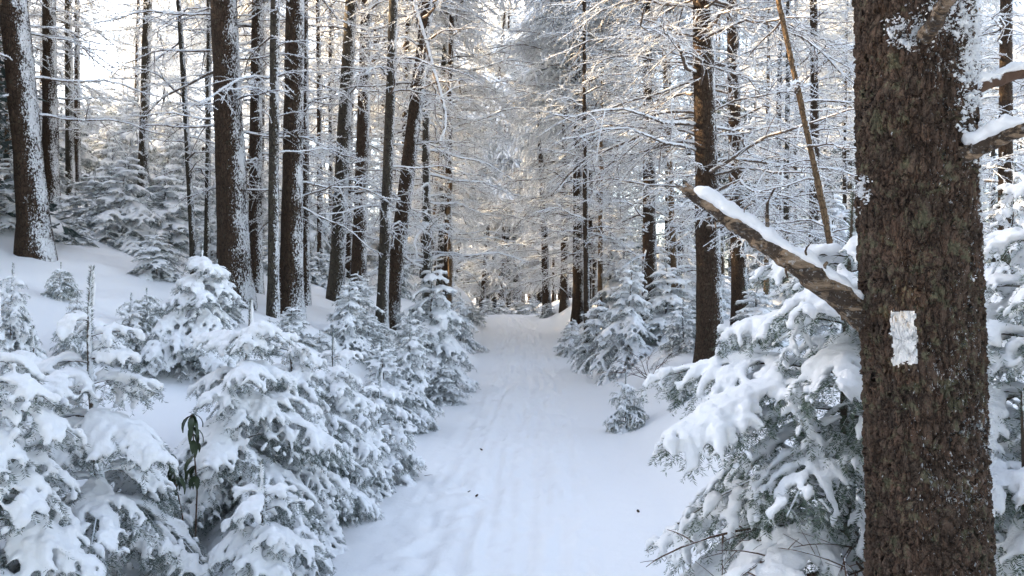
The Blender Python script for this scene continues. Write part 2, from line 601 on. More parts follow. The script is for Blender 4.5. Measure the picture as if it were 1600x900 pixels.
# ------------------------------------------------------------------ snow-laden young firs
def fir_meshes(H, R, seed, whorl_gap=0.12, per_whorl=5, droop=0.85, rise=0.30, detail=0, snow=1.0, voxel=0.0095,
               mat=None, bias=None, leader=0.16, zstart=0.05, needle_scale=1.0, bare=0.20, taper=0.75):
    """Returns meshes (trunk, needles, snow) of a young fir standing at the origin.
    bias = (azimuth, gain): boughs towards that side are longer."""
    rng = np.random.default_rng(seed)
    wood, ndl, sn = MB(), MB(), MB()
    K = 9
    tz = np.linspace(0, 1, 10)
    tp = np.stack([0.015 * H * np.sin(tz * 5 + seed), 0.015 * H * np.cos(tz * 4 + seed), tz * H], -1)
    tr = (0.008 + 0.013 * H) * (1 - tz) ** 0.9 + 0.004
    tp[0, 2] = -0.25
    wood.tubes(tp[None], tr[None], 7)
    z = zstart * H
    prim = []
    while z < H - leader:
        f = z / H
        n = max(3, int(round(per_whorl * (1 - 0.35 * f) + rng.uniform(-.6, .6))))
        a0 = rng.uniform(0, 6.28)
        for i in range(n):
            az = a0 + i * 2 * math.pi / n + rng.normal() * 0.30
            L = (R * (1 - f) ** taper * rng.uniform(0.62, 1.15) + 0.06)
            if bias is not None:
                L *= 1 + bias[1] * math.cos(az - bias[0])
            L = max(L, 0.07)
            zb = z + rng.uniform(-.5, .5) * whorl_gap
            u = np.linspace(0, 1, K)
            ri = rise * (0.6 + 0.8 * f) * rng.uniform(.7, 1.3)
            dr = droop * (1.1 - 0.5 * f) * rng.uniform(.55, 1.3)
            bend = rng.normal() * 0.10
            rr = L * u
            dirx, diry = math.cos(az), math.sin(az)
            lat = bend * L * u ** 2
            xs = dirx * rr - diry * lat
            ys = diry * rr + dirx * lat
            zs = zb + L * (ri * u - dr * u ** 2 + 0.12 * dr * u ** 4)
            c0 = np.array([np.interp(zb, tp[:, 2], tp[:, 0]), np.interp(zb, tp[:, 2], tp[:, 1])])
            prim.append(np.stack([xs + c0[0], ys + c0[1], zs], -1))
        z += whorl_gap * (1.0 - 0.25 * f) * rng.uniform(.85, 1.15)
    P1 = np.array(prim)
    L1 = lengths(P1)
    P2 = grow(P1, rng, 29 if detail == 0 else 19, 0.16, 0.97, 0.90, 0.50, 0.75, K=5, droop=0.62, jitter=0.14, lmin=0.035, lmax=0.30 * max(1, R))
    L2 = lengths(P2)
    big = L2 > (0.11 if detail == 0 else 0.16)
    P3 = grow(P2[big], rng, 26 if detail == 0 else 17, 0.2, 0.95, 0.80, 0.46, 0.8, K=4, droop=0.45, jitter=0.16, lmin=0.025, lmax=0.12)
    lead = np.stack([tp[-1] + np.array([0, 0, -leader]) * (1 - s) for s in np.linspace(0, 1, K)])[None]
    wood.tubes(P1, 0.006 * (0.4 + 1.2 * L1)[:, None] * (1 - 0.75 * np.linspace(0, 1, K))[None] + 0.0012, 5)
    wood.tubes(P2, np.full((len(P2), 5), 0.0018) * np.linspace(1, .4, 5), 3)
    s = needle_scale
    dens = (400 if detail == 0 else 150) / s
    nl, nw = (0.019 * s, 0.0030 * s) if detail == 0 else (0.028 * s, 0.0060 * s)
    needles(ndl, P1, rng, dens, nl, nw, lo=0.3)
    needles(ndl, P2, rng, dens, nl, nw)
    needles(ndl, P3, rng, dens * .9, nl, nw)
    needles(ndl, lead, rng, dens * 1.5, nl, nw, fwd=0.5)
    up_trunk = tp[4:][None]
    needles(ndl, up_trunk, rng, dens * 2.2, nl * 1.15, nw, fwd=0.6)

    # snow lying along boughs and shoots
    def lay(P, r0, keep, K2, tip, squash=0.68):
        n = len(P)
        if n == 0:
            return
        # a large-scale patchiness, so that whole bough ends are bare here and there
        mid = P[:, P.shape[1] // 2]
        pat = vnoise(mid * 3.1 + seed, 3) + 0.6 * rng.normal(size=n)
        sel = pat > (-1.2 + 2.4 * (1 - keep))
        P = P[sel]
        n = len(P)
        if n == 0:
            return
        t0 = rng.uniform(0.02, 0.12, n)
        t1 = rng.uniform(tip, 1.03, n)
        u = np.linspace(0, 1, K2)
        tt = t0[:, None] + (t1 - t0)[:, None] * u
        idx = np.repeat(np.arange(n), K2)
        p, _ = along(P, idx, tt.ravel())
        p = p.reshape(n, K2, 3)
        prof = np.sin(np.clip(u * 1.0, 0, 1) * math.pi) ** 0.35
        prof[0] = prof[-1] = 0.02
        r = r0 * snow * prof[None] * (0.75 + 0.55 * rng.random((n, K2))) * (1.1 - 0.35 * u)[None]
        r[:, 0] = r[:, -1] = 0.0004
        p = p + UP * (r * min(.55, .8 * squash) + 0.004)[..., None]
        sn.tubes(p, r, 7, squash=squash)
    sz = 1.0 if detail == 0 else 1.25
    lay(P1, 0.031 * sz * (0.7 + 0.3 * R), 1 - bare * .5, 9, 0.86)
    lay(P1, 0.060 * sz * (0.6 + 0.4 * R), 1 - bare * .5, 8, 0.70, 0.32)
    lay(P2, 0.0255 * sz, 1 - bare, 6, 0.70)
    lay(P3, 0.0150 * sz, 1 - bare * 1.4, 5, 0.62)
    lp = np.stack([tp[-1] + np.array([0, 0, -leader * 1.3]) * (1 - q) for q in np.linspace(0, 1, 6)])[None]
    sn.tubes(lp + np.array([.006, 0, .012]), np.array([[.0005, .009, .011, .012, .010, .0005]]), 7)
    return (wood.mesh("trunk", M_WOOD), ndl.mesh("needles", mat or M_NEEDLE, False),
            remeshed(sn, voxel, M_SNOW, 3, 0.012 if detail == 0 else 0.014, 24, seed))


def plant_fir(meshes, loc, label, group=None, rot=0.0, scale=(1, 1, 1), name="snowy_fir", cat="young fir tree", tilt=(0, 0)):
    e = empty(name, loc, label, cat, group)
    e.rotation_euler = (tilt[0], tilt[1], rot)
    e.scale = scale
    link("trunk", meshes[0], e)
    link("needles", meshes[1], e)
    link("snow", meshes[2], e)
    return e


def near_fir(px, dist, top, R, seed, label, **kw):
    p = at(px, dist)
    H = max(0.5, CAM_Z + (450 - top) / F_PX * dist - p[2])
    return plant_fir(fir_meshes(H, R, seed, **kw), p, label, "young firs bowed with snow along the trail")


near_fir(150, 3.6, 418, 0.54, 101, "snow-heaped young fir with a bare leader in the bottom left corner of the photo", whorl_gap=0.145, droop=1.0, snow=1.0)
near_fir(-10, 3.0, 440, 0.54, 102, "young fir cut by the left edge of the photo, thickly padded with snow", whorl_gap=0.135, droop=1.05, snow=1.02)
near_fir(385, 4.7, 468, 0.78, 103, "largest left-hand fir, a broad drooping snow skirt reaching the trail edge", whorl_gap=0.135, droop=0.95, snow=1.0, per_whorl=6)
near_fir(312, 6.6, 378, 0.55, 104, "dense tall conical fir in front of the thickest trunk left of the trail", whorl_gap=0.11, droop=1.0, snow=1.1)
near_fir(408, 3.75, 720, 0.36, 105, "small low fir buried in snow at the bottom, left of the path", whorl_gap=0.10, droop=0.8, snow=1.0)
near_fir(55, 4.4, 510, 0.30, 106, "small cone-shaped fir capped in snow behind the left corner fir", whorl_gap=0.10, droop=1.1, snow=1.2)
near_fir(525, 6.0, 520, 0.60, 107, "spreading fir with grey green tips beside the left path edge", whorl_gap=0.11, droop=0.75, snow=0.95)
near_fir(595, 6.7, 575, 0.48, 108, "low fir with bare dark twig ends leaning over the path", whorl_gap=0.10, droop=0.6, snow=0.85, bare=0.25)
near_fir(455, 5.4, 500, 0.60, 112, "fir with drooping sprays right of the largest left-hand fir", whorl_gap=0.11, droop=0.9, snow=1.0)
blaze_fir = near_fir(1330, 3.0, 300, 1.08, 109, "green-tipped fir with long snowy boughs behind the big blazed trunk", whorl_gap=0.135, droop=0.80, rise=0.22, zstart=0.29, snow=1.0, bare=0.30,
         mat=M_NEEDLE_GREEN, bias=(math.radians(190), 0.18))
near_fir(1640, 2.9, 225, 0.78, 110, "snowy fir half hidden at the right edge behind the blazed trunk", whorl_gap=0.14, droop=0.8, snow=1.1, mat=M_NEEDLE_GREEN, bare=.22)
near_fir(1600, 2.55, 610, 0.42, 113, "low fir in the bottom right corner beside the blazed trunk", whorl_gap=0.11, droop=0.8, snow=1.0, mat=M_NEEDLE_GREEN, bare=.3)

# smaller and farther firs share a few forms
PROTO = [fir_meshes(1.7, 0.75, 201, whorl_gap=0.13, droop=0.85, detail=1, voxel=0.016, snow=0.95, taper=.8),
         fir_meshes(1.7, 0.62, 202, whorl_gap=0.12, droop=1.0, detail=1, voxel=0.016, snow=1.0, taper=.7),
         fir_meshes(1.7, 0.85, 203, whorl_gap=0.14, droop=0.7, detail=1, voxel=0.016, snow=0.85, bare=.2, per_whorl=6),
         fir_meshes(0.7, 0.42, 204, whorl_gap=0.08, droop=0.5, detail=0, voxel=0.010, snow=0.75, bare=.30, mat=M_NEEDLE_GREEN)]
PH = [1.7, 1.7, 1.7, 0.7]
PR = [.80, .68, .90, .46]


def mid_fir(px, dist, top, halfw_px, k, label, group, rot=None):
    p = at(px, dist)
    H = max(0.25, CAM_Z + (450 - top) / F_PX * dist - p[2])
    s = H / PH[k]
    w = (1.3 if k < 3 else 1.0) * halfw_px / F_PX * dist / PR[k]
    w = float(np.clip(w, 0.6 * s, 1.9 * s))
    return plant_fir(PROTO[k], p - np.array([0, 0, .03]), label, group, RNG.uniform(0, 6.28) if rot is None else rot, (w, w, s))


G_L = "snowy firs on the slope left of the trail"
G_R = "snowy firs on the bank right of the trail"
G_C = "low firs where the trail goes over the rise"
for a in [
    (560, 10.5, 420, 50, 0, "upright fir between the leaning trunks and the dark trunks left of the trail", G_L),
    (672, 12.5, 398, 68, 1, "tall full fir at the left trail edge beneath the tan snag", G_L),
    (640, 11.0, 480, 55, 2, "broad fir just right of the twin leaning trunks", G_L),
    (690, 11.0, 560, 42, 2, "low spreading fir overhanging the left edge of the path", G_L),
    (500, 8.4, 520, 60, 1, "squat fir below the two dark trunks left of the trail", G_L),
    (600, 8.6, 530, 60, 0, "leafy grey fir below the twin leaning trunks", G_L),
    (720, 18.0, 455, 34, 0, "narrow fir where the path narrows on its left side", G_L),
    (738, 24.0, 465, 22, 2, "small far fir by the left edge of the rise", G_L),
    (245, 9.5, 355, 48, 1, "round fir standing alone on the open snow of the left slope", G_L),
    (195, 11.5, 235, 80, 0, "tallest fir on the left slope, fanning green-grey boughs", G_L),
    (150, 13.0, 262, 80, 2, "wide fir left of the tallest slope fir", G_L),
    (255, 13.0, 255, 70, 1, "slim fir right of the tallest slope fir", G_L),
    (120, 10.5, 330, 60, 1, "mounded fir right of the leftmost trunk", G_L),
    (15, 10.0, 240, 70, 0, "fir at the left edge behind the leftmost trunk", G_L),
    (95, 7.6, 405, 34, 3, "tiny fir poking from the snow at the foot of the leftmost trunk", G_L),
    (20, 5.8, 405, 45, 1, "fir at the left edge below the leftmost trunk", G_L),
    (300, 15.0, 265, 60, 2, "fir behind the pair of thin frosted stems on the slope", G_L),
    (430, 14.0, 350, 60, 0, "fir seen between the thick trunk and the twin dark trunks", G_L),
    (500, 14.5, 385, 50, 1, "fir behind the twin dark trunks, up the slope", G_L),
    (230, 7.4, 445, 40, 3, "little fir on the snow left of the dense conical fir", G_L),
    (330, 11.5, 330, 50, 0, "fir filling the gap left of the thickest left trunk", G_L),
    (60, 16.0, 215, 60, 1, "distant fir seen behind the leftmost trunk", G_L),
    (455, 8.3, 468, 44, 1, "fir right below the stout brown trunk's foot", G_L),
    (545, 9.4, 432, 46, 0, "slender fir standing left of the leaning pair's feet", G_L),
    (575, 9.6, 478, 46, 2, "spreading fir at the very foot of the leaning pair", G_L),
    (640, 9.0, 505, 48, 1, "fir between the leaning pair and the path's left edge", G_L),
    (420, 7.7, 492, 40, 0, "fir at the foot of the slender greenish trunk", G_L),
    (205, 6.4, 452, 42, 1, "fir on open snow behind the bare-leadered corner fir", G_L),
    (120, 6.2, 448, 36, 2, "fir nearest below the leftmost trunk, half sunk in snow", G_L),
    (340, 8.3, 400, 44, 1, "fir hugging the left side of the thickest left trunk", G_L),
    (985, 13.6, 405, 62, 0, "left one of the cluster of firs on the right bank", G_R),
    (1040, 14.2, 402, 60, 1, "tallest of the cluster of firs on the right bank", G_R),
    (1068, 12.2, 465, 45, 2, "front fir of the right bank cluster, beside the thick right bank trunk", G_R),
    (935, 15.0, 455, 45, 2, "fir at the outer left foot of the right bank cluster", G_R),
    (893, 17.5, 495, 30, 0, "small fir under thin trunks at the right trail edge", G_R),
    (978, 8.9, 580, 42, 3, "little green-tipped fir alone at the right edge of the path", G_R),
    (1066, 8.6, 565, 30, 3, "tiny sparse fir on the snow left of the thick right bank trunk", G_R),
    (1135, 9.4, 515, 36, 3, "small fir at the foot of the thick right bank trunk on the right", G_R),
    (1185, 11.5, 440, 55, 1, "fir between the thick right bank trunk and the green-tipped fir", G_R),
    (1240, 13.0, 400, 60, 0, "fir behind the broken limb of the blazed tree", G_R),
    (1300, 9.0, 420, 60, 2, "fir glimpsed left of the blazed trunk under its broken limb", G_R),
    (1110, 17.0, 420, 50, 1, "fir behind the thick right bank trunk on the right bank", G_R),
    (1580, 6.5, 250, 70, 0, "fir behind the right edge fir, against the frosted wood", G_R),
    (760, 34.0, 462, 22, 2, "leftmost low fir on the rise", G_C),
    (783, 37.0, 466, 22, 0, "second low fir from the left on the rise", G_C),
    (808, 35.0, 464, 22, 2, "third low fir from the left on the rise", G_C),
    (832, 33.0, 462, 22, 0, "fourth low fir from the left on the rise", G_C),
    (856, 29.0, 470, 22, 2, "rightmost low fir on the rise, near the trail edge", G_C),
]:
    mid_fir(*a)


# ------------------------------------------------------------------ tall trees
def trunk_line(Ht, lean, seed, K, wob=0.05):
    z = np.linspace(0, 1, K) ** 1.15 * Ht
    u = z / Ht
    x = lean[0] * z / 10 + wob * np.sin(u * 7 + seed) * u + lean[2] * (u ** 2) * Ht / 10 if len(lean) > 2 else lean[0] * z / 10 + wob * np.sin(u * 7 + seed) * u
    y = lean[1] * z / 10 + wob * np.cos(u * 6 + seed * 1.7) * u
    P = np.stack([x, y, z], -1)
    P[0, 2] = -0.3
    return P


def trunk_mesh(P, dia, Ht, seed, mat, sides=18, top=0.25):
    mb = MB()
    z = np.maximum(P[:, 2], 0)
    r = dia / 2 * (1 - (1 - top) * (z / Ht) ** 0.9) * (1 + 0.5 * np.exp(-z / 0.20))
    mb.tubes(P[None], r[None], sides)
    v = mb.v[0]
    c = np.repeat(P, sides, 0)
    out = v - c
    k = 0.10 * fbm(v * np.array([9, 9, 2.2]) + seed * 3.1, 3, seed) + 0.05 * vnoise(v * np.array([26, 26, 9]), seed + 5)
    mb.v[0] = c + out * (1 + k)[:, None]
    return mb.mesh("trunk", mat), r


def bough_lines(P, r, Ht, rng, z0, z1, n, Lmax, droop, K=8):
    z = np.sort(rng.uniform(z0, z1, n))
    pz = np.maximum(P[:, 2], 0)
    x = np.interp(z, pz, P[:, 0])
    y = np.interp(z, pz, P[:, 1])
    az = rng.uniform(0, 6.28, n)
    L = Lmax * rng.uniform(0.35, 1.0, n)
    u = np.linspace(0, 1, K)
    ri = rng.normal(0.12, 0.16, n)
    dr = droop * rng.uniform(.4, 1.3, n)
    bend = rng.normal(0, .18, n)
    rr = L[:, None] * u
    lat = bend[:, None] * L[:, None] * u ** 2 + 0.035 * L[:, None] * np.sin(u * 9 + az[:, None])
    ca, sa = np.cos(az)[:, None], np.sin(az)[:, None]
    X = x[:, None] + ca * rr - sa * lat
    Y = y[:, None] + sa * rr + ca * lat
    Z = z[:, None] + L[:, None] * (ri[:, None] * u - dr[:, None] * u ** 2) + 0.02 * L[:, None] * np.sin(u * 11 + 2 * az[:, None])
    return np.stack([X, Y, Z], -1)


def branch_meshes(P, r, Ht, seed, z0, z1, n, Lmax, dist, mat, droop=0.25, thick=1.0, fine=1.0):
    rng = np.random.default_rng(seed)
    B1 = bough_lines(P, r, Ht, rng, z0, z1, n, Lmax, droop)
    return branches_from(B1, rng, dist, mat, thick, fine)


def branches_from(B1, rng, dist, mat, thick=1.0, fine=1.0):
    wood, rime = MB(), MB()
    L1 = lengths(B1)
    u = np.linspace(0, 1, B1.shape[1])
    wood.tubes(B1, (0.0065 + 0.0095 * L1)[:, None] * thick * (1 - 0.72 * u)[None], 5)
    B2 = grow(B1, rng, 6.5, 0.15, 0.98, 0.85, 0.42, 0.6, K=5, droop=0.25, jitter=0.28, lmin=0.06, lmax=0.75)
    L2 = lengths(B2)
    u = np.linspace(0, 1, 5)
    wood.tubes(B2, (0.0042 + 0.0055 * L2)[:, None] * (1 - 0.6 * u)[None], 4)
    B3 = grow(B2[L2 > .16], rng, 9 * fine, 0.15, 0.95, 0.8, 0.45, 0.6, K=4, droop=0.2, jitter=0.35, lmin=0.04, lmax=0.3)
    wood.tubes(B3, np.full((len(B3), 4), 0.0038) * np.linspace(1, .5, 4), 3)
    # hoar frost standing on the twigs, mostly to windward
    f = 1.0 if dist < 13 else 1.7
    for B, per, sz in ((B1, 75, 1.0), (B2, 70, .85), (B3, 60, .7)):
        idx, t, k = spread(lengths(B), per / f, rng)
        if len(idx) == 0:
            continue
        p, T = along(B, idx, t)
        D = nrm(rng.normal(size=p.shape) * .75 + np.array([.45, -.1, .75]) + .3 * T)
        rime.blades(p, D, 0.024 * f * sz * rng.uniform(.5, 1.4, len(idx)), 0.014 * f * sz)
    return wood.mesh("branches", mat), rime.mesh("rime", M_RIME, False)


def trunk_rime(P, r, rng, z1, per_m2, size):
    """Rime crust flakes clinging to the windward face of a trunk."""
    mb = MB()
    zmax = z1
    n = int(per_m2 * zmax * float(np.mean(r)) * 3)
    z = rng.uniform(0.1, zmax, n)
    pz = np.maximum(P[:, 2], 0)
    a = rng.normal(-0.15, 0.75, n)
    rad = np.interp(z, pz, r)
    O = np.stack([np.cos(a), np.sin(a), 0 * a], -1)
    p = np.stack([np.interp(z, pz, P[:, 0]), np.interp(z, pz, P[:, 1]), z], -1) + O * (rad * 0.99)[:, None]
    keep = 1.3 * vnoise(p * np.array([14, 14, 5]), 8) + 0.9 * np.cos(a) > 0.72
    p, O = p[keep], O[keep]
    D = nrm(O * .9 + rng.normal(size=p.shape) * .55 + np.array([.2, 0, .1]))
    mb.blades(p, D, size * rng.uniform(.5, 1.5, len(p)), size * .75)
    return mb.mesh("rime_crust", M_RIME, False)


def crown_mesh(seed, Hc=8.0, R=2.0):
    """Frosted live crown: tiers of drooping boughs hung with white needles."""
    rng = np.random.default_rng(seed)
    n = 58
    z = Hc * (rng.random(n) ** 1.15)
    f = z / Hc
    az = rng.uniform(0, 6.28, n)
    L = (R * (1 - f) ** .8 + .25) * rng.uniform(.6, 1.1, n)
    K = 7
    u = np.linspace(0, 1, K)
    rr = L[:, None] * u
    Z = z[:, None] + L[:, None] * (0.12 * u - rng.uniform(.3, .7, n)[:, None] * u ** 2)
    B1 = np.stack([np.cos(az)[:, None] * rr, np.sin(az)[:, None] * rr, Z], -1)
    B2 = grow(B1, rng, 9, 0.12, .98, .9, .40, .6, K=4, droop=.55, jitter=.2, lmin=.10, lmax=.8)
    B3 = grow(B2, rng, 9, 0.15, .98, .8, .40, .6, K=3, droop=.6, jitter=.3, lmin=.06, lmax=.3)
    mb = MB()
    needles(mb, B1, rng, 50, .050, .014, lo=.2)
    needles(mb, B2, rng, 45, .050, .014)
    needles(mb, B3, rng, 38, .045, .013)
    mb.tubes(B1, (0.008 + 0.012 * L)[:, None] * (1 - .8 * u)[None], 4)
    sn = MB()
    for B, r0, keep in ((B1, .050, .8), (B2, .038, .65), (B3, .024, .45)):
        pat = vnoise(B[:, 1] * 1.3, seed) + .5 * rng.normal(size=len(B))
        B = B[pat > 1 - 2 * keep]
        K2 = 6
        uu = np.linspace(.1, .97, K2)
        idx = np.repeat(np.arange(len(B)), K2)
        p, _ = along(B, idx, np.tile(uu, len(B)))
        p = p.reshape(len(B), K2, 3)
        rad = r0 * rng.uniform(.45, 1.35, (len(B), K2))
        rad[:, 0] = rad[:, -1] = .003
        sn.tubes(p + UP * (rad * .6)[..., None], rad, 5, squash=.75)
    return mb.mesh("crown", M_NEEDLE_FROST, False), sn.mesh("snow", M_SNOW)


CROWNS = [crown_mesh(301), crown_mesh(302, 8, 1.7), crown_mesh(303, 8, 2.3)]


def tall_tree(px, dist, w_px, label, lean=(0, 0), Ht=14.0, bark=None, nb=46, Lmax=1.5, crown=0, crown_z=8.3, seed=0, group=None,
              z0=1.3, z1=11.5, brmat=None, name="spruce_tree", cat="tree", K=46, top=.25, droop=.25, extra=None):
    p = at(px, dist)
    dia = w_px / F_PX * dist
    e = empty(name, p, label, cat, group)
    rng = np.random.default_rng(5000 + seed)
    P = trunk_line(Ht, lean, seed, K)
    tm, r = trunk_mesh(P, dia, Ht, seed, bark or M_BARK, 20 if w_px > 20 else 12, top)
    link("trunk", tm, e)
    if nb:
        nb = int(nb * (1.45 if dist > 12 else 1.2))
        bm, rm = branch_meshes(P, r, Ht, 900 + seed, z0, min(z1, Ht * .97), nb, Lmax, dist, brmat or M_BRANCH, droop)
        b = link("branches", bm, e)
        link("rime", rm, b)
    zvis = min(Ht, 2 + 0.45 * dist)
    link("rime_crust", trunk_rime(P, r, rng, zvis, 1100 if dist < 12 else 600, 0.013 if dist < 12 else 0.022), e)
    if crown is not None:
        c = link("crown", CROWNS[crown][0], e)
        link("snow", CROWNS[crown][1], c)
        c.location = (float(np.interp(crown_z, P[:, 2], P[:, 0])), float(np.interp(crown_z, P[:, 2], P[:, 1])), crown_z)
        c.rotation_euler = (0, 0, rng.uniform(0, 6.28))
        s = (Ht - crown_z) / 8.0 * 1.05
        c.scale = (1, 1, s)
    return e, P, r


G_TL = "trunks on the slope left of the trail"
G_TR = "trunks on the bank right of the trail"
LIST = [
    # px, dist, width, lean(dx,dy per 10 m), label, keywords
    (57, 9.0, 46, (-.9, 0), "leftmost thick dark trunk flecked with rime, on the snowy slope", dict(nb=44, Lmax=1.6, z0=1.2)),
    (80, 14, 24, (-.1, 0), "dark trunk just behind the leftmost trunk", dict()),
    (110, 17, 14, (-.1, 0), "pale thin trunk second behind the leftmost trunk", dict(bark=M_BARK_GREY)),
    (121, 20, 10, (0, 0), "thinnest dark trunk of the four at the left edge", dict()),
    (15, 15, 14, (0, 0), "tan trunk peeping out left of the leftmost trunk", dict(bark=M_BARK_TAN)),
    (222, 16, 17, (.2, 0), "grey frosted trunk rising from the slope firs", dict(bark=M_BARK_GREY, crown=1, crown_z=5.0, brmat=M_BRANCH_PALE)),
    (304, 10, 10, (-.6, 0), "thin frosted stem left of the thickest left trunk", dict(bark=M_BARK_GREY, nb=30, Lmax=1.0, crown=1, Ht=11)),
    (322, 11, 9, (.15, 0), "thinner of the frosted stems beside the thickest left trunk", dict(bark=M_BARK_GREY, nb=24, Lmax=.9, crown=1, Ht=11)),
    (368, 9.4, 50, (-.35, 0), "thickest trunk left of the trail, smooth brown on its left side", dict(nb=40, Lmax=1.7, z0=1.8)),
    (398, 11, 22, (.1, 0), "shaded trunk half hidden by the thickest left trunk", dict()),
    (427, 9.2, 18, (.05, 0), "slender greenish trunk in front of the stout brown trunk", dict(bark=M_BARK_GREY, nb=30, Lmax=1.1)),
    (455, 9.8, 36, (.1, 0), "stout brown trunk beside the slender greenish one", dict(nb=44, Lmax=1.6)),
    (477, 11.2, 15, (-.05, 0), "narrow dark trunk touching the stout brown trunk's right side", dict(nb=26)),
    (500, 17, 10, (-.05, 0), "thin far trunk right of the stout brown trunk", dict()),
    (516, 19, 8, (.05, 0), "thinnest far trunk between the dark trunks on the slope", dict()),
    (524, 13, 25, (.55, 0), "straight grey trunk leaning gently right above the slope firs", dict(bark=M_BARK_GREY, nb=52, Lmax=1.9)),
    (545, 19, 12, (.1, 0), "dim trunk between the grey trunk and the knotty trunk", dict()),
    (560, 15, 24, (.25, 0), "knotty dark trunk with many short stubs left of the trail", dict(nb=60, Lmax=1.7)),
    (596, 11.5, 19, (.35, 0), "straight tan sided trunk of the leaning pair by the path", dict(bark=M_BARK_GREY, nb=36, Lmax=1.5)),
    (607, 12.5, 27, (1.25, 0), "dark trunk of the leaning pair, tilting right over the path", dict(nb=50, Lmax=2.0)),
    (628, 20, 14, (.25, 0), "shaded trunk behind the leaning pair", dict(nb=80, Lmax=2.6)),
    (660, 25, 8, (.1, 0), "thin trunk first right of the leaning pair", dict()),
    (690, 24, 15, (.1, 0), "broad dim trunk left of the tan snag", dict(bark=M_BARK_GREY, nb=90, Lmax=2.8, crown_z=4.5)),
    (668, 22, 7, (.9, 0), "thin leaning stem left of the tan snag", dict(bark=M_BARK_TAN, Ht=6, nb=10, crown=None)),
    (703, 20, 10, (.05, 0), "bare tan snag with a broken top beside the path", dict(bark=M_BARK_TAN, Ht=3.4, nb=5, Lmax=.4, crown=None, top=.7, z0=.8)),
    (855, 30, 14, (-.35, 0), "first dark trunk right of the path's vanishing end", dict(nb=80, Lmax=2.8, crown_z=5.0)),
    (882, 28, 14, (.05, 0), "second dark trunk right of the path's vanishing end", dict(nb=60)),
    (903, 22, 18, (.02, 0), "stout brown trunk behind the small right edge fir", dict(nb=90, Lmax=2.8, crown_z=5.5)),
    (918, 17, 10, (-.12, 0), "thin brown trunk in front of the stout one right of the path", dict(nb=50, Lmax=1.8)),
    (938, 21, 9, (.05, 0), "tan thin trunk left of the right bank fir cluster", dict(bark=M_BARK_TAN, nb=50)),
    (952, 24, 9, (.1, 0), "grey thin trunk just left of the right bank fir cluster", dict(bark=M_BARK_GREY, nb=50)),
    (1015, 18, 24, (-.05, 0), "stout trunk behind the middle of the right bank fir cluster", dict(nb=70, Lmax=2.2)),
    (1045, 21, 15, (0, 0), "dark trunk behind the right side of the right bank fir cluster", dict(nb=60, Lmax=2.0)),
    (1110, 10.5, 42, (-.2, 0), "thick dark trunk on the right bank, rime down its right side", dict(bark=M_BARK, nb=130, Lmax=2.7, z0=1.7)),
    (1157, 14, 26, (-.25, 0), "dark trunk just behind the thick trunk on the right bank", dict(nb=70, Lmax=2.2)),
    (1198, 22, 9, (.05, 0), "thin tan trunk right of the thick right bank trunk", dict(bark=M_BARK_TAN, nb=50)),
    (1228, 20, 10, (.05, 0), "thin grey trunk over the broken limb", dict(bark=M_BARK_GREY, nb=50)),
    (1272, 18, 18, (0, 0), "dark straight trunk left of the blazed tree", dict(nb=60, Lmax=2.0)),
    (1338, 8.2, 13, (-2.0, 0), "thin speckled stem leaning left beside the blazed tree", dict(bark=M_BARK_TAN, nb=30, Lmax=1.0, Ht=9, crown=1, crown_z=5.5)),
    (1570, 12, 24, (.1, 0), "frosted trunk right of the blazed tree", dict(nb=60, Lmax=2.4, brmat=M_BRANCH_PALE)),
]
for i, (px, dist, w, lean, label, kw) in enumerate(LIST):
    kw.setdefault("crown", i % 3)
    grp = G_TL if px < 750 else G_TR
    e, P, r = tall_tree(px, dist, w, label, lean=lean, seed=i + 1, group=grp, **kw)
    if px == 607:      # a long dead branch hanging down over the path side
        u = np.linspace(0, 1, 14)
        pts = np.array([(640, -60), (648, 10), (664, 60), (676, 105), (690, 150), (697, 182), (694, 205), (688, 220)], float)
        dd = 11.9
        C = np.stack([np.interp(u, np.linspace(0, 1, 8), (pts[:, 0] - 800) / F_PX * dd), np.full(14, dd), np.interp(u, np.linspace(0, 1, 8), CAM_Z + (450 - pts[:, 1]) / F_PX * dd)], -1)
        C = C - np.array(e.location)
        hb = branches_from(C[None], np.random.default_rng(8), dist, M_BRANCH, 1.0)
        hw = MB()
        hw.tubes(C[None], np.linspace(.040, .016, 14)[None], 8)
        hb_o = link("hanging_branch", hw.mesh("hanging_branch", M_BRANCH), e)
        link("rime", hb[1], hb_o)

# the deeper wood: individual trees, thinner and paler with distance
rng = np.random.default_rng(77)
FAR_T = []
for k in range(6):
    seed = 400 + k
    P = trunk_line(13, (rng.normal() * .3, 0), seed, 30)
    tm, r = trunk_mesh(P, 0.22, 13, seed, [M_BARK, M_BARK_GREY, M_BARK, M_BARK_TAN, M_BARK, M_BARK_GREY][k], 9)
    bm, rm = branch_meshes(P, r, 13, 1900 + seed, .9, 12, 74, 2.4, 25, M_BRANCH_PALE, thick=1.5, fine=.55)
    FAR_T.append((tm, bm, rm, P))


def far_tree(x, y, k, label, group, s, rot, cz):
    z = float(height(np.array(x), np.array(y)))
    e = empty("frosted_spruce", (x, y, z - .1), label, "tree", group)
    e.rotation_euler = (0, 0, rot)
    e.scale = (s, s, s)
    tm, bm, rm, P = FAR_T[k]
    link("trunk", tm, e)
    b = link("branches", bm, e)
    link("rime", rm, b)
    c = link("crown", CROWNS[k % 3][0], e)
    link("snow", CROWNS[k % 3][1], c)
    c.location = (0, 0, cz)
    c.scale = (1, 1, (14 - cz) / 8)


